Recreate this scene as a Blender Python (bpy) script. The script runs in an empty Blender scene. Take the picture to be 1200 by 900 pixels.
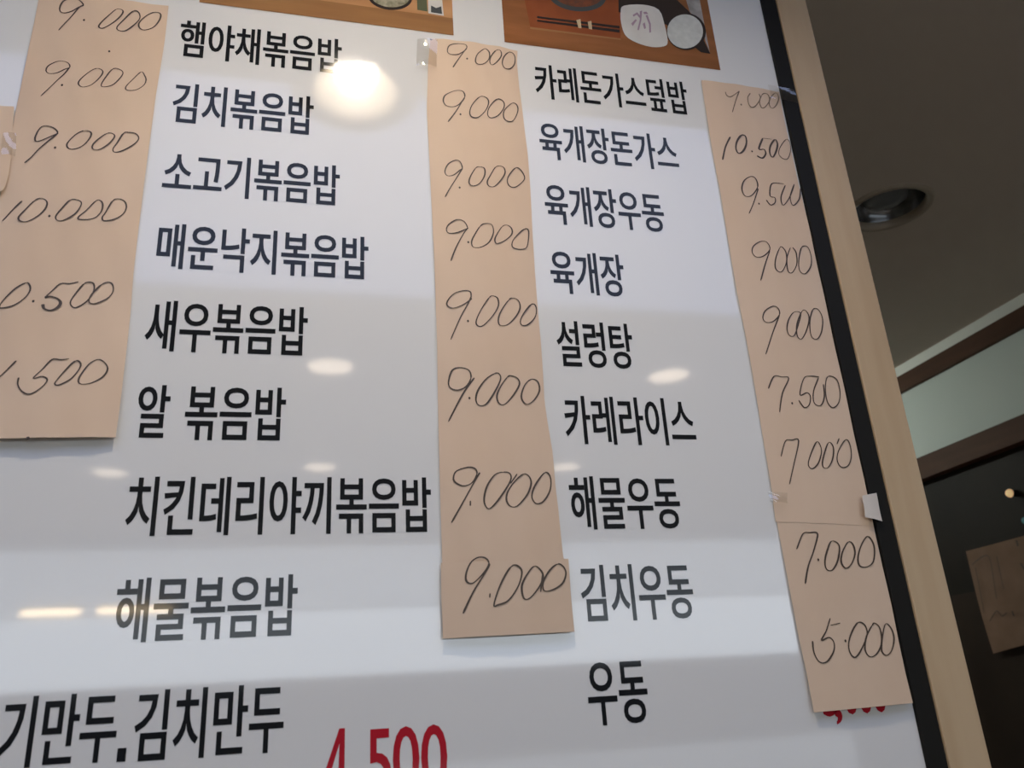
import bpy, math, random
from mathutils import Vector, Matrix
from mathutils.geometry import tessellate_polygon
random.seed(7)
S = bpy.context.scene
COL = S.collection

# ------------------------------------------------------------------ camera
EYE = 1.55                       # eye height above the floor
DIST = 0.75                      # camera to menu board (board face lies in y = 0)
F_PX = 970.46
RIGHT = Vector((0.97132512, -0.23040334, -0.05866702))
UP = Vector((-0.02963199, -0.36214521, 0.93165057))
FWD = Vector((0.23590139, 0.90319718, 0.35858805))
CAM = Vector((0, -DIST, EYE))
cd = bpy.data.cameras.new('camera')
cd.sensor_fit = 'HORIZONTAL'; cd.sensor_width = 36; cd.lens = F_PX / 1200 * 36
cd.clip_start = 0.02
cd.dof.use_dof = True; cd.dof.focus_distance = 0.92; cd.dof.aperture_fstop = 9.5
co = bpy.data.objects.new('camera', cd); COL.objects.link(co)
m = Matrix((RIGHT, UP, -FWD)).transposed().to_4x4(); m.translation = CAM
co.matrix_world = m
S.camera = co

# ------------------------------------------------------------------ light and exposure
S.view_settings.view_transform = 'Standard'; S.view_settings.look = 'None'
S.view_settings.gamma = 1; S.view_settings.use_curve_mapping = False
S.view_settings.exposure = -0.03
SKY = 4.1                        # overcast daylight outside the dining-room windows
LUMINOUS = 1.15                   # luminous stretch ceiling above the aisle
UNSEEN_FILL = 38.0  # strength of the added fill light beyond the board wall
LAMP_CORE, LAMP_DISC = 385.0, 7.0 # recessed downlights
w = bpy.data.worlds.new('overcast_sky'); S.world = w; w.use_nodes = True
bg = w.node_tree.nodes['Background']
bg.inputs['Color'].default_value = (0.84, 0.94, 1.04, 1); bg.inputs['Strength'].default_value = SKY
CEIL = EYE + 1.05                # ceiling height
BACK = -4.5                      # dining-room wall with the windows
WIN = [(EYE + 0.155, CEIL - 0.015), (EYE - 0.80, EYE - 0.26)]   # two window bands, low and high edge
WX0, WX1 = -2.0, 3.6
for i, (a, b) in enumerate(WIN):
    ld = bpy.data.lights.new('window_daylight', 'AREA'); ld.shape = 'RECTANGLE'
    ld.size = WX1 - WX0; ld.size_y = b - a; ld.cycles.is_portal = True
    lo = bpy.data.objects.new('window_daylight', ld); COL.objects.link(lo)
    lo.location = ((WX0 + WX1) / 2, BACK - 0.02, (a + b) / 2); lo.rotation_euler = (math.radians(90), 0, 0)

# ------------------------------------------------------------------ helpers
def at(px, py, y=0.0):
    """the point of the plane y = const (the board face) seen at a place of the photograph"""
    d = RIGHT * ((px - 600) / F_PX) - UP * ((py - 450) / F_PX) + FWD
    return CAM + d * ((y - CAM.y) / d.y)

def hit(px, py, axis, val):
    d = RIGHT * ((px - 600) / F_PX) - UP * ((py - 450) / F_PX) + FWD
    return CAM + d * ((val - CAM[axis]) / d[axis])

def mesh(name, verts, faces, mat=None, parent=None, smooth=False):
    me = bpy.data.meshes.new(name); me.from_pydata([tuple(v) for v in verts], [], faces); me.update()
    if smooth:
        for p in me.polygons: p.use_smooth = True
    if mat: me.materials.append(mat)
    o = bpy.data.objects.new(name, me); COL.objects.link(o)
    if parent: o.parent = parent
    return o

def box(name, x0, x1, y0, y1, z0, z1, mat, parent=None, bevel=0.0):
    c = Vector(((x0 + x1) / 2, (y0 + y1) / 2, (z0 + z1) / 2))
    v = [Vector((x, y, z)) for x in (x0, x1) for y in (y0, y1) for z in (z0, z1)]
    f = [(0, 1, 3, 2), (4, 6, 7, 5), (0, 4, 5, 1), (2, 3, 7, 6), (0, 2, 6, 4), (1, 5, 7, 3)]
    o = mesh(name, [p - c for p in v], f, mat, parent)
    o.location = c
    if bevel:
        b = o.modifiers.new('bevel', 'BEVEL'); b.width = bevel; b.segments = 2
    return o

def lathe(name, prof, mat, parent=None, n=48, loc=(0, 0, 0)):
    v, f = [], []
    for r, z in prof:
        for i in range(n):
            a = 2 * math.pi * i / n; v.append((r * math.cos(a), r * math.sin(a), z))
    for k in range(len(prof) - 1):
        for i in range(n):
            j = (i + 1) % n
            f.append((k * n + i, k * n + j, (k + 1) * n + j, (k + 1) * n + i))
    if prof[-1][0] < 1e-4: pass
    o = mesh(name, v, f, mat, parent, smooth=True); o.location = loc
    return o

def empty(name, loc=(0, 0, 0)):
    o = bpy.data.objects.new(name, None); COL.objects.link(o); o.location = loc; o.empty_display_size = 0.05
    return o

def tag(o, label=None, cat=None, group=None, kind=None):
    if label: o['label'] = label
    if cat: o['category'] = cat
    if group: o['group'] = group
    if kind: o['kind'] = kind
    return o

def flat_poly(name, loops, mat, parent, to3d):
    """filled outline (with holes); to3d maps a 2-D point to space"""
    L = [[Vector((p[0], p[1], 0)) for p in lp] for lp in loops]
    tri = tessellate_polygon(L)
    pts = [p for lp in L for p in lp]
    faces = []
    for t in tri:
        a, b, c = (pts[i] for i in t)
        if (b - a).cross(c - a).z < 0: t = (t[0], t[2], t[1])
        faces.append(tuple(t))
    return mesh(name, [to3d(p.x, p.y) for p in pts], faces, mat, parent)

def ellipse(cx, cy, rx, ry, n=28, rot=0):
    r = []
    for i in range(n):
        a = 2 * math.pi * i / n; x, y = rx * math.cos(a), ry * math.sin(a)
        r.append((cx + x * math.cos(rot) - y * math.sin(rot), cy + x * math.sin(rot) + y * math.cos(rot)))
    return r

def spline(pts, closed=False, k=6):
    P = [Vector((p[0], p[1])) for p in pts]; n = len(P); out = []
    segs = n if closed else n - 1
    for i in range(segs):
        p1, p2 = P[i], P[(i + 1) % n]
        p0 = P[(i - 1) % n] if closed or i > 0 else p1
        p3 = P[(i + 2) % n] if closed or i + 2 < n else p2
        for j in range(k):
            t = j / k
            out.append(0.5 * ((2 * p1) + (p2 - p0) * t + (2 * p0 - 5 * p1 + 4 * p2 - p3) * t * t + (3 * p1 - p0 - 3 * p2 + p3) * t ** 3))
    out.append(P[0] if closed else P[-1])
    return out

# ------------------------------------------------------------------ materials
def mat(name, col, rough=0.5, spec=0.5, ior=1.5, metal=0.0, noise=None, emit=None, bump=None):
    """noise = (scale vector, second colour, detail, (lo, hi)); bump = (scale, strength, distance)"""
    M = bpy.data.materials.new(name); M.use_nodes = True
    nt = M.node_tree; b = nt.nodes['Principled BSDF']
    b.inputs['Base Color'].default_value = (*col, 1); b.inputs['Roughness'].default_value = rough
    b.inputs['Specular IOR Level'].default_value = spec; b.inputs['IOR'].default_value = ior
    b.inputs['Metallic'].default_value = metal
    tc = nt.nodes.new('ShaderNodeTexCoord')
    if noise:
        sc, c2, det, (lo, hi) = noise
        mp = nt.nodes.new('ShaderNodeMapping'); mp.inputs['Scale'].default_value = sc
        nz = nt.nodes.new('ShaderNodeTexNoise'); nz.inputs['Scale'].default_value = 1.0; nz.inputs['Detail'].default_value = det
        rp = nt.nodes.new('ShaderNodeValToRGB'); rp.color_ramp.elements[0].position = lo; rp.color_ramp.elements[1].position = hi
        rp.color_ramp.elements[0].color = (*col, 1); rp.color_ramp.elements[1].color = (*c2, 1)
        nt.links.new(tc.outputs['Object'], mp.inputs['Vector']); nt.links.new(mp.outputs['Vector'], nz.inputs['Vector'])
        nt.links.new(nz.outputs['Fac'], rp.inputs['Fac']); nt.links.new(rp.outputs['Color'], b.inputs['Base Color'])
    if bump:
        nz = nt.nodes.new('ShaderNodeTexNoise'); nz.inputs['Scale'].default_value = bump[0]; nz.inputs['Detail'].default_value = 3
        bp = nt.nodes.new('ShaderNodeBump'); bp.inputs['Strength'].default_value = bump[1]; bp.inputs['Distance'].default_value = bump[2]
        nt.links.new(tc.outputs['Object'], nz.inputs['Vector']); nt.links.new(nz.outputs['Fac'], bp.inputs['Height'])
        nt.links.new(bp.outputs['Normal'], b.inputs['Normal'])
    if emit:
        b.inputs['Emission Color'].default_value = (*emit[0], 1); b.inputs['Emission Strength'].default_value = emit[1]
    return M

GLOSS = dict(rough=0.045, ior=1.62)
SATIN = dict(rough=0.06, ior=1.33)
M_PANEL = mat('white_acrylic', (0.69, 0.67, 0.63), **GLOSS)
M_BLACK = mat('black_print', (0.012, 0.013, 0.014), **SATIN)
M_RED = mat('red_print', (0.40, 0.016, 0.026), **SATIN)
M_BEZEL = mat('black_bezel', (0.010, 0.009, 0.007), rough=0.6, spec=0.15, bump=(40, 0.1, 0.001))
M_PINE = mat('pale_plywood', (0.49, 0.35, 0.20), rough=0.55, noise=((30, 30, 3), (0.42, 0.285, 0.15), 4, (0.35, 0.7)), bump=(60, 0.1, 0.001))
M_PAPER = mat('kraft_paper', (0.64, 0.475, 0.335), rough=0.62, spec=0.3, noise=((9, 9, 6), (0.61, 0.44, 0.30), 3, (0.35, 0.7)), bump=(18, 0.12, 0.003))
M_INK = mat('marker_ink', (0.055, 0.032, 0.018), rough=0.5)
M_INK2 = mat('faded_marker_ink', (0.15, 0.10, 0.06), rough=0.5)
M_TAPE_W = mat('white_tape', (0.60, 0.53, 0.45), rough=0.4)
M_SPECK = mat('dark_speck', (0.06, 0.055, 0.05), rough=0.6)
M_CEIL = mat('ceiling_paint', (0.57, 0.505, 0.43), rough=0.8, spec=0.2, noise=((2, 2, 2), (0.535, 0.47, 0.40), 3, (0.3, 0.7)))
M_WALL = mat('wall_paint', (0.46, 0.43, 0.39), rough=0.7, noise=((1.5, 1.5, 1.5), (0.42, 0.39, 0.36), 3, (0.3, 0.7)))
M_PALE = mat('pale_green_wall_paint', (0.60, 0.65, 0.60), rough=0.7, noise=((2, 2, 2), (0.56, 0.61, 0.57), 3, (0.3, 0.7)))
M_CORNICE = mat('white_cornice', (0.74, 0.74, 0.68), rough=0.6)
M_BROWN = mat('brown_wood_trim', (0.085, 0.036, 0.018), rough=0.6, spec=0.15, noise=((30, 3, 30), (0.06, 0.025, 0.012), 4, (0.3, 0.7)))
M_DARK = mat('dark_stained_wood', (0.016, 0.010, 0.006), rough=0.55, spec=0.12, noise=((20, 4, 3), (0.009, 0.006, 0.004), 4, (0.3, 0.7)))
M_DARK2 = mat('dark_walnut_board', (0.030, 0.019, 0.012), rough=0.6, spec=0.12, noise=((20, 4, 3), (0.02, 0.012, 0.008), 4, (0.3, 0.7)))
M_FLOOR = mat('floor_tile', (0.46, 0.38, 0.30), rough=0.35, noise=((3, 3, 3), (0.40, 0.33, 0.26), 4, (0.3, 0.7)))
M_PAVE = mat('pavement', (0.22, 0.22, 0.22), rough=0.8, noise=((2, 2, 2), (0.17, 0.17, 0.17), 5, (0.3, 0.7)))
M_TRIM = mat('downlight_trim', (0.34, 0.285, 0.215), rough=0.35)
M_REFL = mat('downlight_reflector', (0.30, 0.31, 0.32), rough=0.22, metal=1.0)
M_WREFL = mat('white_reflector', (0.22, 0.20, 0.17), rough=0.4)
M_LENS = mat('unlit_lens', (0.16, 0.175, 0.18), rough=0.15)
M_CORE = mat('lit_bulb', (0.9, 0.85, 0.75), emit=((1.0, 0.88, 0.70), LAMP_CORE))
M_DISC = mat('lit_diffuser', (0.9, 0.85, 0.75), emit=((1.0, 0.82, 0.62), LAMP_DISC))
M_LUM = mat('luminous_ceiling_film', (0.85, 0.86, 0.9), emit=((0.78, 0.97, 1.60), LUMINOUS))
M_TUBE = mat('warm_tube', (0.9, 0.8, 0.6), emit=((1.0, 0.78, 0.50), 20.0))
M_FILL_TUBE = mat('fill_tube', (0.9, 0.9, 0.9), emit=((0.92, 1.0, 0.93), UNSEEN_FILL))
M_ALU = mat('aluminium', (0.55, 0.55, 0.56), rough=0.35, metal=1.0)
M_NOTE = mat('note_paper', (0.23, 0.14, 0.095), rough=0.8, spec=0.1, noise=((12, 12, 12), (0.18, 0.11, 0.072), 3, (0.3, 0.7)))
M_WARM_GLOW = mat('warm_reflected_glow', (0.9, 0.7, 0.4), emit=((1.0, 0.62, 0.28), 0.4))
M_TEAL = mat('teal_reflected_glow', (0.05, 0.12, 0.12), rough=0.15, emit=((0.3, 0.8, 0.8), 0.06))

def clear_tape_mat():
    M = bpy.data.materials.new('clear_tape'); M.use_nodes = True; nt = M.node_tree
    for n in list(nt.nodes): nt.nodes.remove(n)
    out = nt.nodes.new('ShaderNodeOutputMaterial'); mx = nt.nodes.new('ShaderNodeMixShader')
    tr = nt.nodes.new('ShaderNodeBsdfTransparent'); gl = nt.nodes.new('ShaderNodeBsdfGlossy')
    tr.inputs['Color'].default_value = (0.95, 0.94, 0.92, 1); gl.inputs['Roughness'].default_value = 0.08
    mx.inputs['Fac'].default_value = 0.14; nt.links.new(tr.outputs[0], mx.inputs[1]); nt.links.new(gl.outputs[0], mx.inputs[2])
    nt.links.new(mx.outputs[0], out.inputs['Surface'])
    return M
M_TAPE = clear_tape_mat()
M_SOFT_BLIND = mat('added_blind_fabric', (0.8, 0.82, 0.85), rough=0.8)
_b = M_SOFT_BLIND.node_tree.nodes['Principled BSDF']; _b.inputs['Transmission Weight'].default_value = 0.0
_nt = M_SOFT_BLIND.node_tree; _tr = _nt.nodes.new('ShaderNodeBsdfTranslucent'); _tr.inputs['Color'].default_value = (0.85, 0.88, 0.92, 1)
_tp = _nt.nodes.new('ShaderNodeBsdfTransparent'); _m1 = _nt.nodes.new('ShaderNodeMixShader'); _m2 = _nt.nodes.new('ShaderNodeMixShader')
_m1.inputs['Fac'].default_value = 0.45; _m2.inputs['Fac'].default_value = 0.22
_o = _nt.nodes['Material Output']
_nt.links.new(_tr.outputs[0], _m1.inputs[1]); _nt.links.new(_tp.outputs[0], _m1.inputs[2])
_nt.links.new(_m1.outputs[0], _m2.inputs[1]); _nt.links.new(_b.outputs[0], _m2.inputs[2]); _nt.links.new(_m2.outputs[0], _o.inputs['Surface'])

# ------------------------------------------------------------------ room shell
KX = 2.07                        # side wall of the space beyond the board
LAMPS = [(0.063, -0.48), (0.06, -1.79), (1.235, -1.77), (0.05, -2.99), (1.21, -2.96), (-0.85, -3.10)]
UNLIT = (1.33, 0.68)
R_HOLE = 0.085
XL, XR, YF = -4.5, 4.5, 3.3
LUM = (-1.9, 1.35, -1.27, -0.48)   # luminous ceiling film x0 x1 y0 y1
notch = [(0.063 + 0.115 * math.cos(a), -0.48 + 0.115 * math.sin(a)) for a in [math.pi + math.pi * i / 16 for i in range(17)]]
lum_loop = [(LUM[0], LUM[3])] + notch + [(LUM[1], LUM[3]), (LUM[1], LUM[2]), (LUM[0], LUM[2])]
holes = [ellipse(x, y, R_HOLE, R_HOLE, 40) for x, y in LAMPS] + [ellipse(*UNLIT, 0.096, 0.096, 40)]
ceil = flat_poly('ceiling', [[(XL, BACK), (XR, BACK), (XR, YF), (XL, YF)]] + holes + [lum_loop], M_CEIL, None, lambda x, y: (x, y, CEIL))
ceil.data.flip_normals()
tag(ceil, kind='structure')
o = box('ceiling', XL - .2, XR + .2, BACK - .2, YF + .2, CEIL + 0.16, CEIL + 0.26, M_CEIL); o.name = 'ceiling_slab'; tag(o, kind='structure')
tag(box('floor', XL - .2, XR + .2, BACK - .1, YF + .2, -0.12, 0.0, M_FLOOR), kind='structure')
tag(box('pavement', -90, 90, -180, BACK - .1, -0.2, -0.05, M_PAVE), kind='structure')
tag(box('wall_left', XL - .15, XL, BACK, YF, 0, CEIL + .16, M_WALL), kind='structure')
tag(box('wall_right', XR, XR + .15, BACK, 0.0, 0, CEIL + .16, M_WALL), kind='structure')
tag(box('wall_return', KX + .12, XR + .15, 0.0, 0.12, 0, CEIL + .16, M_WALL), kind='structure')
tag(box('wall_far', XL, KX + .3, YF, YF + .15, 0, CEIL + .16, M_WALL), kind='structure')
tag(box('wall_board', XL, 0.60, 0.045, 0.165, 0, CEIL, M_WALL), kind='structure')
# window wall behind the viewer: piers, sill, spandrel, head
wb = empty('wall_back', (0, BACK, 0)); tag(wb, kind='structure')
def wpart(n, x0, x1, z0, z1, mt, dy=0.0):
    o = box(n, x0, x1, BACK - 0.15 - dy, BACK, z0, z1, mt); o.parent = wb; o.matrix_parent_inverse = wb.matrix_world.inverted()
    o.location = Vector(o.location) - Vector((0, BACK, 0)); o.matrix_parent_inverse = Matrix.Identity(4)
    return o
wpart('sill_wall', XL, XR, 0, WIN[1][0], M_WALL)
wpart('spandrel', XL, XR, WIN[1][1], WIN[0][0], M_BROWN)
wpart('head_wall', XL, XR, WIN[0][1], CEIL + .16, M_WALL)
wpart('pier', XL, WX0, WIN[1][0], WIN[0][1], M_WALL); wpart('pier', WX1, XR, WIN[1][0], WIN[0][1], M_WALL)
nwin = 1
for (a, b) in WIN:
    for k in range(1):
        x0, x1 = WX0, WX1
        wn = empty('window_%d' % nwin, ((x0 + x1) / 2, BACK - .06, a)); tag(wn, kind='structure'); nwin += 1
        hw = (x1 - x0) / 2; hh = b - a
        for nm, bx in (('window_frame', (-hw, hw, 0, .05)), ('window_frame', (-hw, hw, hh - .05, hh)),
                       ('window_frame', (-hw, -hw + .04, .05, hh - .05)), ('window_frame', (hw - .04, hw, .05, hh - .05))):
            box(nm, bx[0], bx[1], -.03, .03, bx[2], bx[3], M_ALU, wn)

rb = empty('added_soft_blind', ((WX0 + WX1) / 2, BACK + .05, CEIL - .02)); hw = (WX1 - WX0) / 2 + .05; BL = 0.44  # unseen blind added to grade the window's reflection in the board
n = 24; V = []; F = []
for i in range(n + 1):
    x = -hw + 2 * hw * i / n; yy = .004 * math.sin(i * 1.7)
    V += [(x, yy, 0), (x, yy * .4, -BL)]
for i in range(n): F.append((2 * i, 2 * i + 1, 2 * i + 3, 2 * i + 2))
mesh('fabric', V, F, M_SOFT_BLIND, rb, smooth=True)
box('hem_bar', -hw, hw, -.006, .006, -BL - .008, -BL, M_CORNICE, rb)
tag(rb, 'translucent blind added over the wide window to soften its reflection', 'blind')

# side of the space seen past the right edge of the board
def strip(name, z0, z1, depth, mt, y0=0.125, y1=3.3):
    return box(name, KX - depth, KX + 0.12, y0, y1, EYE + z0, EYE + z1, mt)
tag(strip('wall_side', 0.700, 1.21, 0.0, M_PALE), kind='structure')
tag(strip('trim_1', 1.012, 1.05, 0.012, M_CORNICE), kind='structure')
tag(strip('trim_2', 0.954, 1.012, 0.018, M_BROWN), kind='structure')
tag(strip('trim_3', 0.637, 0.711, 0.010, M_BROWN), kind='structure')
tag(box('wall_side_lower', KX + .03, KX + .12, 0.125, 3.3, 0, EYE + .70, M_DARK), kind='structure')
dp = box('walnut_board', KX + .012, KX + .029, 0.75, 1.66, 0.35, EYE + 0.245, M_DARK2)
tag(dp, 'dark walnut board fixed below the brown lintel behind the note', 'board')

# ------------------------------------------------------------------ ceiling lights
def downlight(x, y, lit, core=True, r=0.078):
    t = empty('recessed_downlight', (x, y, CEIL))
    e = .022 if lit else .013
    lathe('trim_ring', [(r - .006, 0.012), (r - .004, -.004), (r + .004, -.007), (r + e * .7, -.006), (r + e, 0.0)], M_TRIM, t)
    if lit:
        if core:
            lathe('reflector', [(r - .004, 0.0), (r - .008, .02), (r * .80, .060), (r * .45, .082), (0.0005, .085)], M_WREFL, t)
            lathe('bulb', [(0.018, .082), (0.030, .070), (0.036, .052), (0.035, .036), (0.026, .022), (0.012, .016), (0.0005, .015)], M_CORE, t)
        else:
            lathe('diffuser', [(r - .004, 0.002), (r * .6, -.003), (0.0005, -.005)], M_DISC, t)
    else:
        lathe('reflector', [(r - .002, 0.0), (r - .008, .02), (r * .78, .050), (r * .5, .066), (0.0005, .070)], M_REFL, t)
        lathe('lens', [(0.050, 0.060), (0.052, .030), (0.044, .018), (0.024, .010), (0.0005, .007)], M_LENS, t)
    return t
names = ['bright warm downlight with glowing bulb in the ceiling before the board',
         'lit downlight in the ceiling row behind the viewer, on the left', 'lit downlight in the ceiling row behind the viewer, on the right',
         'lit downlight in the far ceiling row, in the middle', 'lit downlight in the far ceiling row, on the right', 'lit downlight in the far ceiling row, on the left']
for i, (x, y) in enumerate(LAMPS):
    tag(downlight(x, y, True, core=(i == 0)), names[i], 'downlight', 'lit recessed downlights')
tag(downlight(*UNLIT, False, r=0.090), 'unlit recessed downlight in the dark ceiling beside the board frame', 'downlight')
lp = empty('luminous_ceiling_panel', (0, 0, CEIL))
f = flat_poly('diffuser', [lum_loop], M_LUM, lp, lambda x, y: (x, y, 0.004)); f.data.flip_normals()
for (x0, x1, y0, y1) in ((LUM[0] - .02, LUM[0], LUM[2], LUM[3]), (LUM[1], LUM[1] + .02, LUM[2], LUM[3]), (LUM[0] - .02, LUM[1] + .02, LUM[2] - .02, LUM[2])):
    box('edge_profile', x0, x1, y0, y1, -.008, .012, M_ALU, lp)
tag(lp, 'cool white luminous ceiling panel with aluminium edges', 'ceiling light')
for k, (x0, x1) in enumerate(((-1.484, -1.17), (-1.104, -0.70))):
    t = empty('pendant_tube_light', ((x0 + x1) / 2, -4.3, EYE + 0.598)); hw = (x1 - x0) / 2
    box('housing', -hw, hw, -.016, .016, .016, .034, M_ALU, t)
    box('tube', -hw + .01, hw - .01, -.018, .018, -.016, .016, M_TUBE, t, bevel=.01)
    for sx in (-.7, .7): box('rod', sx * hw - .003, sx * hw + .003, -.003, .003, .034, 1.05 - .598, M_ALU, t)
    tag(t, ('left' if k == 0 else 'right') + ' one of two warm linear pendant lights before the window', 'pendant light', 'linear pendant lights')
t = empty('added_fill_batten', (1.15, 2.45, CEIL))  # added out of view to brighten the side wall and ceiling
box('housing', -.05, .05, -.6, .6, -.03, 0, M_CORNICE, t, bevel=.004)
box('tube', -.028, .028, -.58, .58, -.075, -.03, M_FILL_TUBE, t, bevel=.02)
tag(t, 'unseen batten light added to brighten the wall and ceiling beyond the menu board', 'ceiling light')

# ------------------------------------------------------------------ menu board
PX1 = 0.5770; PX0 = -1.05; PZ0 = EYE - 0.42; PZ1 = EYE + 0.975
board = empty('menu_board', ((PX0 + PX1) / 2, 0.03, PZ0))
BO = Vector(board.location)
tag(board, 'large glossy white menu board printed in black Korean lettering, black bezel, pale wood frame', 'menu board')
def bbox(n, x0, x1, y0, y1, z0, z1, mt, bevel=0.0):
    o = box(n, x0, x1, y0, y1, z0, z1, mt, board, bevel); o.location = Vector(o.location) - BO; return o
bbox('panel', PX0, PX1 + .004, 0.0, 0.02, PZ0, PZ1, M_PANEL)
bz, fr = 0.0212, 0.0462
X0, X1 = PX0 - bz, PX1 + bz
for a in ((PX1, X1, PZ0 - bz, PZ1 + bz), (X0, PX0, PZ0 - bz, PZ1 + bz), (PX0, PX1, PZ0 - bz, PZ0), (PX0, PX1, PZ1, PZ1 + bz)):
    bbox('bezel', a[0], a[1], -0.0045, 0.03, a[2], a[3], M_BEZEL, .001)
Z0, Z1 = PZ0 - bz, PZ1 + bz
for a in ((X1, X1 + fr, Z0 - fr, Z1 + fr), (X0 - fr, X0, Z0 - fr, Z1 + fr), (X0, X1, Z0 - fr, Z0), (X0, X1, Z1, Z1 + fr)):
    bbox('frame_rail', a[0], a[1], -0.007, 0.042, a[2], a[3], M_PINE, .0015)

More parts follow.
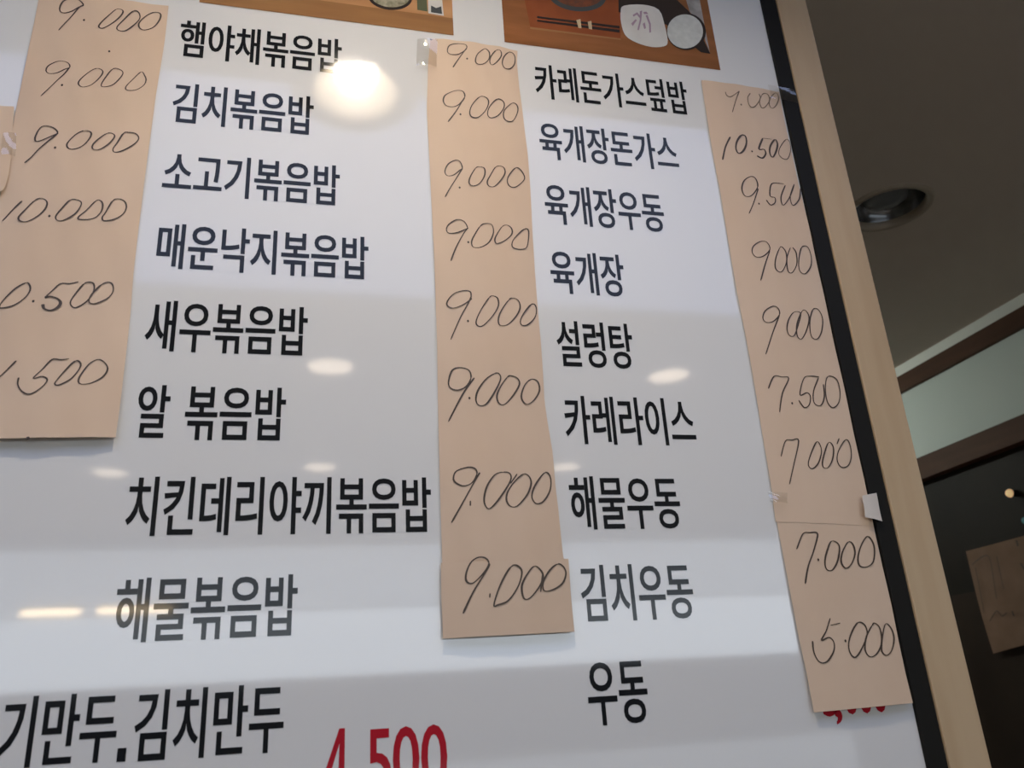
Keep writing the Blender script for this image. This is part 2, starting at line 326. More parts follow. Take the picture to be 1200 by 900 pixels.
GLYPHS = {}
for line in '''가 662,827 662,-77 745,-77 745,391 889,391 889,460 745,460 745,827|97,730 97,661 429,661 395,508 321,373 208,255 55,158 101,94 289,219 416,370 489,543 512,730
개 536,803 536,-33 614,-33 614,395 736,395 736,-78 816,-78 816,827 736,827 736,463 614,463 614,803|85,710 85,642 355,642 331,506 276,382 184,271 50,175 98,116 260,238 364,381 419,540 436,710
고 137,736 137,668 687,668 687,647 686,561 683,467 673,360 653,238 737,228 756,355 766,464 769,560 770,647 770,736|368,441 368,118 50,118 50,49 867,49 867,118 450,118 450,441
기 709,827 709,-78 792,-78 792,827|103,729 103,662 442,662 409,508 336,373 220,255 61,158 105,91 299,216 429,367 503,540 526,729
김 708,826 708,316 791,316 791,826|207,272 207,-65 791,-65 791,272|710,206 710,2 288,2 288,206|108,768 108,702 434,702 400,594 324,501 210,427 60,372 93,306 272,376 407,478 493,609 523,768
끼 708,827 708,-78 791,-78 791,827|83,729 83,660 250,660 233,527 196,402 136,284 50,176 115,128 217,264 283,412 318,568 329,729|359,729 359,660 502,660 489,517 456,375 400,238 314,112 384,68 483,223 543,391 572,562 580,729
낙 167,257 167,189 669,189 669,-78 752,-78 752,257|669,827 669,307 752,307 752,534 885,534 885,603 752,603 752,827|93,442 93,372 165,372 266,374 369,380 476,393 587,412 577,480 471,462 370,450 272,444 176,442 176,775 93,775
덮 102,772 102,352 169,352 290,353 392,358 483,367 572,381 563,450 478,436 392,426 297,421 184,420 184,704 515,704 515,772|711,827 711,611 458,611 458,544 711,544 711,323 794,323 794,827|185,2 185,-66 812,-66 812,2 673,2 673,206 801,206 801,273 194,273 194,206 323,206 323,2|404,206 591,206 591,2 404,2
데 738,827 738,-78 818,-78 818,827|556,806 556,482 362,482 362,413 556,413 556,-31 634,-31 634,806|84,716 84,140 142,140 240,141 324,145 400,153 476,166 468,235 398,222 329,215 253,211 165,209 165,648 423,648 423,716
돈 153,781 153,468 417,468 417,351 50,351 50,284 868,284 868,351 500,351 500,468 774,468 774,536 236,536 236,713 766,713 766,781|155,202 155,-58 781,-58 781,10 237,10 237,202
동 458,249 328,238 231,207 169,155 148,86 169,17 231,-35 328,-66 458,-77 588,-66 685,-35 746,17 767,86 746,155 685,207 588,238|458,184 553,177 624,158 669,127 684,86 669,44 624,13 553,-6 458,-12 363,-6 292,13 247,44 232,86 247,127 292,158 363,177|153,785 153,485 418,485 418,381 50,381 50,314 868,314 868,381 499,381 499,485 772,485 772,552 235,552 235,719 766,719 766,785
두 162,774 162,423 766,423 766,490 246,490 246,706 754,706 754,774|49,305 49,237 416,237 416,-75 498,-75 498,237 869,237 869,305
라 663,827 663,-79 745,-79 745,398 893,398 893,468 745,468 745,827|85,743 85,675 411,675 411,486 87,486 87,139 159,139 279,141 387,146 489,156 592,172 584,240 485,225 387,215 284,210 169,209 169,418 493,418 493,743
렁 497,257 371,246 276,213 217,161 196,90 217,19 276,-33 371,-66 497,-77 623,-66 718,-33 777,19 798,90 777,161 718,213 623,246|497,192 589,185 658,165 701,133 716,90 701,47 658,15 589,-5 497,-12 405,-5 336,15 293,47 278,90 293,133 336,165 405,185|542,617 542,549 711,549 711,268 794,268 794,826 711,826 711,617|86,775 86,707 405,707 405,586 88,586 88,321 156,321 266,322 368,326 466,334 567,347 560,415 464,402 370,395 274,391 170,390 170,522 486,522 486,775
레 738,827 738,-78 817,-78 817,827|78,727 78,659 320,659 320,480 80,480 80,145 140,145 223,146 306,149 392,157 483,171 476,239 392,226 313,219 236,215 160,214 160,413 400,413 400,727|555,805 555,502 443,502 443,434 555,434 555,-30 633,-30 633,805
리 709,827 709,-79 791,-79 791,827|100,743 100,675 434,675 434,487 102,487 102,140 177,140 291,141 402,146 514,156 632,173 624,241 510,225 401,216 295,210 186,209 186,420 518,420 518,743
만 87,745 87,327 503,327 503,745|422,678 422,394 168,394 168,678|669,827 669,164 752,164 752,483 885,483 885,552 752,552 752,827|189,227 189,-58 792,-58 792,10 271,10 271,227
매 82,722 82,165 427,165 427,722|349,656 349,231 160,231 160,656|538,808 538,-32 617,-32 617,400 739,400 739,-78 819,-78 819,827 739,827 739,469 617,469 617,808
물 156,797 156,521 761,521 761,797|679,731 679,587 237,587 237,731|151,-3 151,-68 789,-68 789,-3 232,-3 232,87 762,87 762,291 499,291 499,379 867,379 867,446 50,446 50,379 416,379 416,291 149,291 149,227 681,227 681,148 151,148
밥 87,781 87,370 506,370 506,781 424,781 424,649 169,649 169,781|169,583 424,583 424,437 169,437|182,288 182,-66 752,-66 752,288 669,288 669,180 264,180 264,288|264,114 669,114 669,2 264,2|669,827 669,330 752,330 752,549 885,549 885,619 752,619 752,827
볶 132,227 132,159 352,159 352,-77 433,-77 433,227|476,227 476,159 689,159 689,-77 771,-77 771,227|240,642 678,642 678,538 240,538|158,809 158,471 417,471 417,375 50,375 50,308 867,308 867,375 500,375 500,471 760,471 760,809 678,809 678,706 240,706 240,809
새 240,742 240,569 226,453 187,343 124,249 40,179 93,118 155,167 208,230 249,305 280,389 309,312 349,243 399,185 459,141 509,206 429,270 370,359 333,463 320,574 320,742|540,808 540,-32 619,-32 619,395 739,395 739,-78 819,-78 819,827 739,827 739,463 619,463 619,808
설 711,827 711,663 514,663 514,595 711,595 711,360 794,360 794,827|214,1 214,-66 827,-66 827,1 295,1 295,97 794,97 794,314 212,314 212,248 712,248 712,160 214,160|276,798 276,714 260,620 214,537 142,470 49,424 93,358 168,394 231,443 282,504 318,575 355,511 404,456 465,412 535,379 579,444 489,488 419,551 373,628 357,714 357,798
소 415,328 415,108 50,108 50,40 870,40 870,108 497,108 497,328|412,766 412,697 383,589 307,496 201,425 82,386 118,317 221,350 317,405 398,478 456,568 514,478 596,405 692,350 795,317 831,386 712,425 605,496 528,589 499,697 499,766
스 50,113 50,44 870,44 870,113|412,764 412,695 383,584 307,488 202,415 84,373 121,304 223,340 318,397 398,473 456,564 514,472 594,396 689,339 791,304 829,373 710,414 604,488 528,584 499,695 499,764
알 300,794 206,779 132,738 84,675 66,593 84,512 132,448 206,407 300,392 393,407 467,448 516,512 533,593 516,675 467,738 393,779|300,726 361,716 410,689 441,647 453,593 441,539 410,497 361,469 300,459 239,469 191,497 159,539 147,593 159,647 190,689 239,716|669,827 669,367 752,367 752,563 885,563 885,632 752,632 752,827|180,1 180,-66 784,-66 784,1 261,1 261,102 752,102 752,324 178,324 178,258 670,258 670,164 180,164
야 290,757 198,735 127,672 80,572 63,442 80,311 127,212 198,148 290,126 382,148 453,212 500,311 517,442 500,572 453,671 382,735|290,683 350,666 397,617 427,541 438,442 427,342 397,266 350,217 290,200 230,217 183,266 153,342 142,442 153,541 183,617 230,666|662,827 662,-78 745,-78 745,261 889,261 889,330 745,330 745,530 889,530 889,600 745,600 745,827
우 457,791 328,777 229,737 164,675 141,592 164,510 229,448 328,408 457,394 586,408 686,448 751,510 774,592 751,675 686,737 586,777|457,724 552,715 625,688 672,646 689,592 672,538 625,497 552,470 457,461 363,470 290,497 243,538 226,592 243,646 290,688 363,715|49,309 49,240 416,240 416,-78 498,-78 498,240 869,240 869,309
운 458,804 328,791 228,755 164,698 141,622 164,546 228,490 328,454 458,441 589,454 688,490 752,546 775,622 752,698 689,755 589,791|458,737 552,729 624,706 671,670 687,622 671,575 624,539 552,517 458,509 364,517 292,539 246,575 229,622 246,670 292,706 364,729|49,368 49,300 424,300 424,117 508,117 508,300 869,300 869,368|154,206 154,-58 778,-58 778,11 237,11 237,206
육 458,806 326,794 226,760 162,706 140,633 162,560 226,505 326,471 458,459 590,471 690,505 754,560 776,633 754,706 690,760 590,794|458,740 555,733 628,712 675,678 691,633 675,587 628,553 555,532 458,525 361,532 288,553 241,587 225,633 241,678 288,712 361,733|141,211 141,144 683,144 683,-78 766,-78 766,211 651,211 651,324 867,324 867,391 50,391 50,324 265,324 265,211|348,324 569,324 569,211 348,211
음 458,807 326,795 226,762 162,707 140,635 162,563 226,510 326,477 458,465 590,477 691,510 754,563 776,635 754,707 691,762 590,795|458,741 555,734 628,713 675,680 691,635 675,591 628,559 555,538 458,531 361,538 288,559 241,591 225,635 241,680 288,713 361,734|150,232 150,-66 767,-66 767,232|686,165 686,2 231,2 231,165|50,388 50,320 867,320 867,388
이 707,827 707,-79 790,-79 790,827|313,757 221,735 148,672 100,572 83,442 100,311 148,212 221,148 313,126 405,148 477,212 525,311 542,442 525,572 477,671 405,735|313,683 373,666 420,617 451,541 462,442 451,342 421,266 373,217 313,200 252,217 205,266 174,342 163,442 174,541 205,617 252,666
장 464,257 339,246 246,213 187,161 166,91 187,21 246,-32 339,-65 464,-76 588,-65 681,-32 740,21 760,91 740,161 681,213 588,246|464,191 554,184 622,165 664,133 679,91 664,48 622,17 554,-3 464,-10 374,-3 306,17 263,48 248,91 263,133 306,165 374,184|71,760 71,692 273,692 273,656 257,562 211,479 139,410 46,363 88,297 164,334 228,384 280,446 316,519 352,455 402,401 463,357 535,324 574,389 484,433 416,495 372,572 356,657 356,692 555,692 555,760|669,827 669,282 752,282 752,528 885,528 885,597 752,597 752,827
지 707,827 707,-78 790,-78 790,827|79,734 79,665 289,665 289,551 270,433 218,321 142,227 50,162 98,96 172,146 238,215 293,299 332,394 372,305 426,228 493,164 568,118 614,184 520,244 444,332 392,437 373,551 373,665 584,665 584,734
채 235,794 235,659 64,659 64,590 235,590 235,549 222,438 184,332 124,241 42,173 91,110 153,158 205,221 246,295 275,377 305,300 347,231 399,174 460,130 508,192 426,256 365,342 327,442 314,549 314,590 484,590 484,659 314,659 314,794|544,808 544,-32 623,-32 623,392 741,392 741,-78 821,-78 821,827 741,827 741,462 623,462 623,808
치 707,827 707,-78 790,-78 790,827|300,810 300,670 91,670 91,603 301,603 301,534 283,418 234,312 160,223 67,161 113,97 188,144 252,208 305,286 343,376 382,291 436,218 500,157 574,113 620,177 526,236 451,321 401,423 383,534 383,603 589,603 589,670 383,670 383,810
카 108,733 108,665 432,665 429,624 423,585 415,546 405,508 62,484 75,411 379,440 330,353 261,273 171,200 58,135 104,71 305,206 431,364 496,542 515,733|662,827 662,-77 745,-77 745,391 889,391 889,460 745,460 745,827
킨 708,826 708,169 791,169 791,826|114,758 114,690 439,690 434,652 425,615 414,580 69,565 83,497 382,519 332,458 265,404 180,356 75,316 107,249 297,336 428,451 502,592 526,758|210,216 210,-64 819,-64 819,4 293,4 293,216
탕 465,248 340,237 247,206 188,155 167,86 188,17 247,-34 340,-65 465,-76 589,-65 683,-34 742,17 762,86 742,155 683,206 589,237|465,183 555,176 623,157 665,127 680,86 665,45 623,14 555,-5 465,-12 374,-5 306,14 264,45 249,86 264,127 306,157 374,176|669,827 669,271 752,271 752,524 885,524 885,593 752,593 752,827|91,763 91,331 160,331 285,332 389,336 482,344 572,357 563,424 477,412 389,404 291,400 174,399 174,517 488,517 488,583 174,583 174,696 504,696 504,763
해 273,544 195,529 134,486 94,421 79,338 94,254 134,189 195,146 273,131 351,146 412,189 453,254 467,338 453,421 412,486 351,529|273,474 321,464 359,436 384,393 393,338 384,283 359,240 321,212 273,202 225,212 187,240 162,283 153,338 162,393 187,436 225,464|232,800 232,672 48,672 48,604 497,604 497,672 314,672 314,800|542,806 542,-34 620,-34 620,378 736,378 736,-78 815,-78 815,827 736,827 736,446 620,446 620,806
햄 218,225 218,-66 812,-66 812,225|731,158 731,2 300,2 300,158|275,612 197,601 137,570 97,521 83,457 97,394 137,345 197,313 275,302 353,313 414,345 454,394 468,457 454,521 414,570 353,601|275,550 323,543 360,525 384,496 393,457 384,419 360,390 323,371 275,364 227,371 190,390 166,419 157,457 166,496 190,525 227,543|541,812 541,280 619,280 619,512 733,512 733,274 812,274 812,826 733,826 733,580 619,580 619,812|234,823 234,724 45,724 45,657 503,657 503,724 316,724 316,823
4 398,691 356,691 11,269 11,224 300,224 300,0 398,0 398,224 471,224 471,312 398,312|298,506 300,506 300,312 142,312
5 404,682 101,682 101,327 202,336 277,313 324,268 340,207 329,160 298,120 254,94 199,84 162,87 124,97 87,112 50,134 50,33 92,14 133,1 173,-7 215,-9 304,7 375,53 421,122 438,209 421,297 372,367 294,411 190,423 190,594 404,594
3 81,569 124,586 161,595 197,598 246,591 283,571 307,539 315,496 307,454 281,423 239,404 180,397 180,307 244,301 289,277 317,240 326,193 318,148 296,114 261,92 216,84 178,87 141,97 103,113 64,136 64,30 101,13 137,1 173,-6 209,-9 296,6 364,49 408,114 424,198 418,250 401,297 370,336 326,360 366,388 393,421 408,462 413,513 399,586 358,643 295,678 212,691 164,688 122,678 81,662
0 470,341 454,484 410,595 340,666 250,691 160,666 90,595 46,484 30,341 46,198 90,87 160,16 250,-9 340,16 410,87 454,198|372,341 364,233 340,153 301,102 250,84 199,102 161,153 136,233 128,341 136,449 161,530 199,580 250,598 301,580 340,530 364,449
, 59,-118 111,-94 147,-59 169,-17 176,26 167,77 143,111 105,123 75,116 54,95 46,66 52,37 69,18 95,10 97,-29 85,-69 59,-99
. 109,111 79,103 57,81 49,51 57,21 79,-1 109,-9 139,-1 161,21 169,51 161,81 139,103'''.split('\n'):
    ch, rest = line.split(' ', 1)
    GLYPHS[ch] = [[tuple(map(int, p.split(','))) for p in c.split(' ')] for c in rest.split('|')]
GLYPHS['4'] = [[(300, 691), (11, 230), (11, 140), (300, 140), (300, 0), (398, 0), (398, 140), (480, 140), (480, 228), (398, 228), (398, 691)], [(300, 228), (112, 228), (300, 540)]]
GLYPHS['.'] = [[(50, -10), (160, -10), (160, 111), (50, 111)]]
def embolden(lp, dx, dy):
    """push a contour outwards by (dx, dy); contours run so that the ink lies on one side"""
    n = len(lp); out = []
    lp = [p for i, p in enumerate(lp) if (Vector(p) - Vector(lp[i - 1])).length > 1e-7]; n = len(lp)
    for i in range(n):
        p, a, b = Vector(lp[i]), Vector(lp[i - 1]), Vector(lp[(i + 1) % n])
        d1 = (p - a).normalized(); d2 = (b - p).normalized()
        n1 = Vector((d1.y, -d1.x)); n2 = Vector((d2.y, -d2.x))
        s = n1 + n2; k = s.length_squared / 2
        s = s / max(k, 0.6)
        out.append((p.x + s.x * dx, p.y + s.y * dy))
    return out
def area(lp): return sum(lp[i - 1][0] * lp[i][1] - lp[i][0] * lp[i - 1][1] for i in range(len(lp))) / 2
def lettering(text, left, right, top, bottom, mt, label, wt=(0.0007, 0.0005), track=0.0, space=300, adv=None, tops=None):
    """text fitted between board points: left/right = photo points at its ends, top/bottom = photo points at a full-height stem"""
    xl, xr = at(*left).x, at(*right).x; zt, zb = at(*top).z, at(*bottom).z
    pen = 0; glyphs = []; xmin = None; xmax = None; ymin, ymax = 1e9, -1e9
    for ch in text:
        if ch == ' ': pen += space; continue
        G = GLYPHS[ch]; gx0 = min(p[0] for c in G for p in c); gx1 = max(p[0] for c in G for p in c)
        a = adv if adv else (920 if ord(ch) > 0x1000 else None)
        if a is None:
            glyphs.append((G, pen - gx0 + 25)); nxt = pen + (gx1 - gx0) + 50 + track
        else:
            glyphs.append((G, pen)); nxt = pen + a + track
        ox = glyphs[-1][1]
        xmin = ox + gx0 if xmin is None else min(xmin, ox + gx0); xmax = ox + gx1 if xmax is None else max(xmax, ox + gx1)
        pen = nxt
    y1, y0 = tops if tops else (838, -78)
    sx = (xr - xl) / (xmax - xmin); sz = (zt - zb) / (y1 - y0)
    V, F = [], []
    for G, ox in glyphs:
        loops = [[(xl + (ox + p[0] - xmin) * sx, zb + (p[1] - y0) * sz) for p in c] for c in G]
        big = max(loops, key=lambda l: abs(area(l)))
        sgn = 1 if area(big) > 0 else -1
        loops = [embolden(l, wt[0] * sgn, wt[1] * sgn) for l in loops]
        # outer contours with the holes that lie in them
        outs = [l for l in loops if area(l) * sgn > 0]; ins = [l for l in loops if area(l) * sgn <= 0]
        def inside(pt, l):
            r = False
            for i in range(len(l)):
                (ax, ay), (bx, by) = l[i - 1], l[i]
                if (ay > pt[1]) != (by > pt[1]) and pt[0] < (bx - ax) * (pt[1] - ay) / (by - ay) + ax: r = not r
            return r
        for q in outs:
            hs = [h for h in ins if inside(h[0], q)]
            L = [[Vector((p[0], p[1], 0)) for p in l] for l in [q] + hs]
            pts = [p for l in L for p in l]; base = len(V)
            V += [Vector((p.x, -0.0003, p.y)) - BO for p in pts]
            for t in tessellate_polygon(L):
                a, b, c = (pts[i] for i in t)
                if (b - a).cross(c - a).z < 0: t = (t[0], t[2], t[1])
                F.append(tuple(base + i for i in t))
    o = mesh('lettering', V, F, mt, board); o['label'] = label
    return o

def menu(text, *a, mt=None, **k):
    lettering(text, *a, mt or M_BLACK, ('red' if mt else 'black') + ' printed lettering reading ' + text, **k)
menu('햄야채볶음밥', (211.8, 40), (400, 50), (303.8, 34.5), (302.5, 76))
menu('김치볶음밥', (203.8, 115), (367, 125), (264.5, 102.5), (260.5, 148.5))
menu('소고기볶음밥', (190.5, 218), (397.5, 205), (292.5, 185), (289.5, 233))
menu('매운낙지볶음밥', (183.8, 300), (431, 290), (323.8, 270.5), (321.5, 321.5))
menu('새우볶음밥', (170, 398), (360, 375), (206, 352.5), (201, 411.5))
menu('알', (163, 470), (199, 467), (194, 451.3), (186, 513.5))
menu('볶음밥', (217.5, 488), (334.5, 470), (328, 454.3), (326, 516.5))
menu('치킨데리야끼볶음밥', (147.3, 615), (504, 575), (386.7, 559), (386, 625))
menu('해물볶음밥', (134.5, 730), (348, 690), (174, 676.8), (166, 752))
menu('고기만두', (-48, 860), (135.3, 862), (38.8, 815.4), (25, 899.5))
menu('.', (138, 888), (147, 880), (142, 877.5), (141, 892), tops=(111, -10))
menu('김치만두', (158.6, 853), (331.4, 848), (240.8, 805), (234, 887.5))
menu('카레돈가스덮밥', (626.6, 85), (807.6, 130), (724.4, 86.6), (729.4, 126))
menu('육개장돈가스', (632.6, 163), (795, 193), (759.4, 156.6), (764.5, 198))
menu('육개장우동', (639, 238), (777, 250), (688, 219.4), (693, 265.5))
menu('육개장', (645.6, 318), (730.4, 320), (696, 296.6), (700.5, 346))
menu('설렁탕', (653, 400), (739.4, 393), (674, 376.4), (680, 430))
menu('카레라이스', (661, 475), (815, 511), (742.6, 465.6), (749, 521))
menu('해물우동', (667.6, 576), (796, 590), (692, 558), (698, 620))
menu('김치우동', (679.4, 670), (810.6, 690), (736.6, 661), (743.5, 726.5))
menu('우동', (690, 820), (757.5, 808), (723, 772), (728, 848))
menu('4', (381, 900), (408, 858), (404, 854), (402, 930), mt=M_RED, tops=(691, 0), wt=(0.0005, 0.0005))
menu(',', (409, 930), (424, 930), (416, 918), (414, 945), mt=M_RED, tops=(111, -160), wt=(0.001, 0.001))
menu('500', (431, 880), (523, 870), (450, 853.5), (449, 929), mt=M_RED, tops=(691, 0), wt=(0.0005, 0.0005))
menu('3', (961, 810), (976, 805), (969, 784), (973, 838.5), mt=M_RED, tops=(700, -10), wt=(0.001, 0.001))
menu(',', (979, 838), (986, 838), (982, 833), (984, 850), mt=M_RED, tops=(111, -160), wt=(0.0008, 0.0008))
menu('000', (986, 810), (1034, 803), (1006, 780), (1012, 835), mt=M_RED, tops=(700, -10), wt=(0.001, 0.001))

# food photographs printed along the top of the board
def pr(px, py): p = at(px, py); return p.x, p.z
def printed(name, pts, mt, parent, lift, px=True):
    P = [pr(*p) for p in pts] if px else pts
    off = BO if parent.parent is None else Vector((0, 0, 0)) + BO
    return flat_poly(name, [P], mt, parent, lambda x, z: Vector((x, -lift, z)) - off)
def print_mat(name, col, col2=None, sc=(40, 40, 8)):
    return mat(name, col, noise=(sc, col2, 3, (0.3, 0.7)) if col2 else None, **GLOSS)
P_WOOD1 = print_mat('print_light_wood', (0.52, 0.28, 0.13), (0.42, 0.20, 0.085), (8, 8, 60))
P_WOOD2 = print_mat('print_red_wood', (0.29, 0.115, 0.042), (0.21, 0.08, 0.03), (8, 8, 60))
P_EDGE = print_mat('print_table_edge', (0.33, 0.165, 0.065), (0.26, 0.125, 0.05), (8, 8, 60))
P_TRAY = print_mat('print_red_tray', (0.27, 0.075, 0.028), (0.21, 0.055, 0.022), (20, 20, 20))
P_DARK = print_mat('print_dark', (0.03, 0.022, 0.02)); P_BOWL = print_mat('print_bowl_grey', (0.06, 0.065, 0.065))
P_STEW = print_mat('print_stew', (0.20, 0.06, 0.03), (0.08, 0.05, 0.035), (80, 80, 80))
P_WHITE = print_mat('print_white', (0.66, 0.63, 0.57), (0.58, 0.55, 0.49), (30, 30, 30))
P_RICE = print_mat('print_rice', (0.60, 0.60, 0.54), (0.50, 0.50, 0.45), (120, 120, 120))
P_NOODLE = print_mat('print_noodle', (0.40, 0.36, 0.26), (0.16, 0.15, 0.09), (150, 150, 150))
P_GREEN = print_mat('print_green', (0.10, 0.11, 0.06)); P_PURPLE = print_mat('print_purple', (0.36, 0.25, 0.30))
P_CREAM = print_mat('print_cream', (0.52, 0.40, 0.24)); P_CLOTH = print_mat('print_cloth', (0.45, 0.42, 0.38), (0.25, 0.23, 0.21), (60, 60, 60))
zb = at(591.3, 49.5).z; ztop = EYE + 0.93
def rect(x0, x1, z0, z1): return [(x0, z0), (x1, z0), (x1, z1), (x0, z1)]
xa, xb = at(233.6, 2.3).x, at(531.5, 41).x
fa = printed('food_photo', rect(xa, xb, zb, ztop), P_WOOD1, board, .0003, False); fa['label'] = 'printed photo of a noodle bowl on a pale wooden table'
printed('printed_table_edge', rect(xa, xb, zb, zb + .026), P_EDGE, fa, .0005, False)
def el(name, cx, cy, rx, ry, mt, par, lift, rot=0.1): return printed(name, ellipse(cx, cy, rx, ry, 32, rot), mt, par, lift)
el('printed_bowl', 457, -3, 26, 15, P_DARK, fa, .0006); el('printed_noodles', 457, -4, 23, 13, P_NOODLE, fa, .0008)
printed('printed_spoon', [(488, -12), (499, -11), (501, 14), (489, 12)], P_GREEN, fa, .0006)
printed('printed_packet', [(501, -12), (517, -10), (520, 19), (502, 16)], P_WHITE, fa, .0006)
printed('printed_packet_mark', [(505, 7), (511, 10), (517, 8), (518, 17), (505, 15)], P_BOWL, fa, .0008)
xa, xb = at(591.3, 49.5).x, at(844.3, 82.6).x
fb = printed('food_photo', rect(xa, xb, zb, ztop), P_WOOD2, board, .0003, False); fb['label'] = 'printed photo of a stew, rice bowl and side dish on a red tray'
def cr(x, y): return 570 + x / 4.138, y / 4.138
printed('printed_tray', [cr(*p) for p in [(180, -40), (185, 0), (212, 132), (650, 188), (650, -40)]], P_TRAY, fb, .0005)
printed('printed_table_edge', [cr(*p) for p in [(212, 132), (650, 188), (652, 196), (212, 142)]], P_EDGE, fb, .0006)
printed('printed_backdrop', [cr(*p) for p in [(640, -40), (880, -40), (985, 60), (1085, 262), (1040, 255), (870, 120), (640, 60)]], P_DARK, fb, .0006)
el('printed_bowl', *cr(440, -20), 34, 18.5, P_BOWL, fb, .0007); el('printed_stew', *cr(440, -24), 29, 14.5, P_STEW, fb, .0009)
printed('printed_chopstick', [cr(*p) for p in [(245, 80), (645, 128), (645, 140), (245, 90)]], P_DARK, fb, .0007)
printed('printed_chopstick', [cr(*p) for p in [(245, 97), (645, 146), (645, 160), (245, 106)]], P_DARK, fb, .0007)
printed('printed_chopstick_rest', [cr(*p) for p in [(435, 100), (455, 95), (460, 140), (445, 138)]], P_CREAM, fb, .0009)
printed('printed_chopstick_rest', [cr(*p) for p in [(490, 108), (508, 104), (512, 146), (496, 142)]], P_CREAM, fb, .0009)
pl = [tuple(p) for p in spline([cr(*p) for p in [(650, 60), (665, 30), (760, 25), (835, 50), (862, 120), (878, 200), (862, 226), (800, 230), (725, 208), (672, 172), (652, 110)]], True, 3)][:-1]
printed('printed_dish', pl, P_WHITE, fb, .0008)
for i, s in enumerate(([(708, 75), (730, 62), (752, 90), (748, 98), (728, 74), (712, 84)], [(742, 58), (754, 54), (750, 100), (738, 150), (730, 148), (742, 100)], [(770, 78), (780, 76), (796, 120), (797, 160), (788, 162), (787, 122)],
                       [(700, 118), (722, 96), (728, 102), (708, 130)], [(758, 62), (774, 60), (784, 72), (762, 72)], [(756, 120), (766, 112), (772, 140), (764, 146)])):
    printed('printed_garnish', [cr(*p) for p in s], P_PURPLE, fb, .001 + i * .00008)
el('printed_rice_bowl', *cr(968, 155), 23, 21.5, P_DARK, fb, .0008); el('printed_rice', *cr(962, 155), 21, 20, P_RICE, fb, .001)
printed('printed_cloth', [cr(*p) for p in [(955, -40), (1025, -40), (1082, 255), (1060, 200), (1045, 120), (985, 60)]], P_CLOTH, fb, .0007)

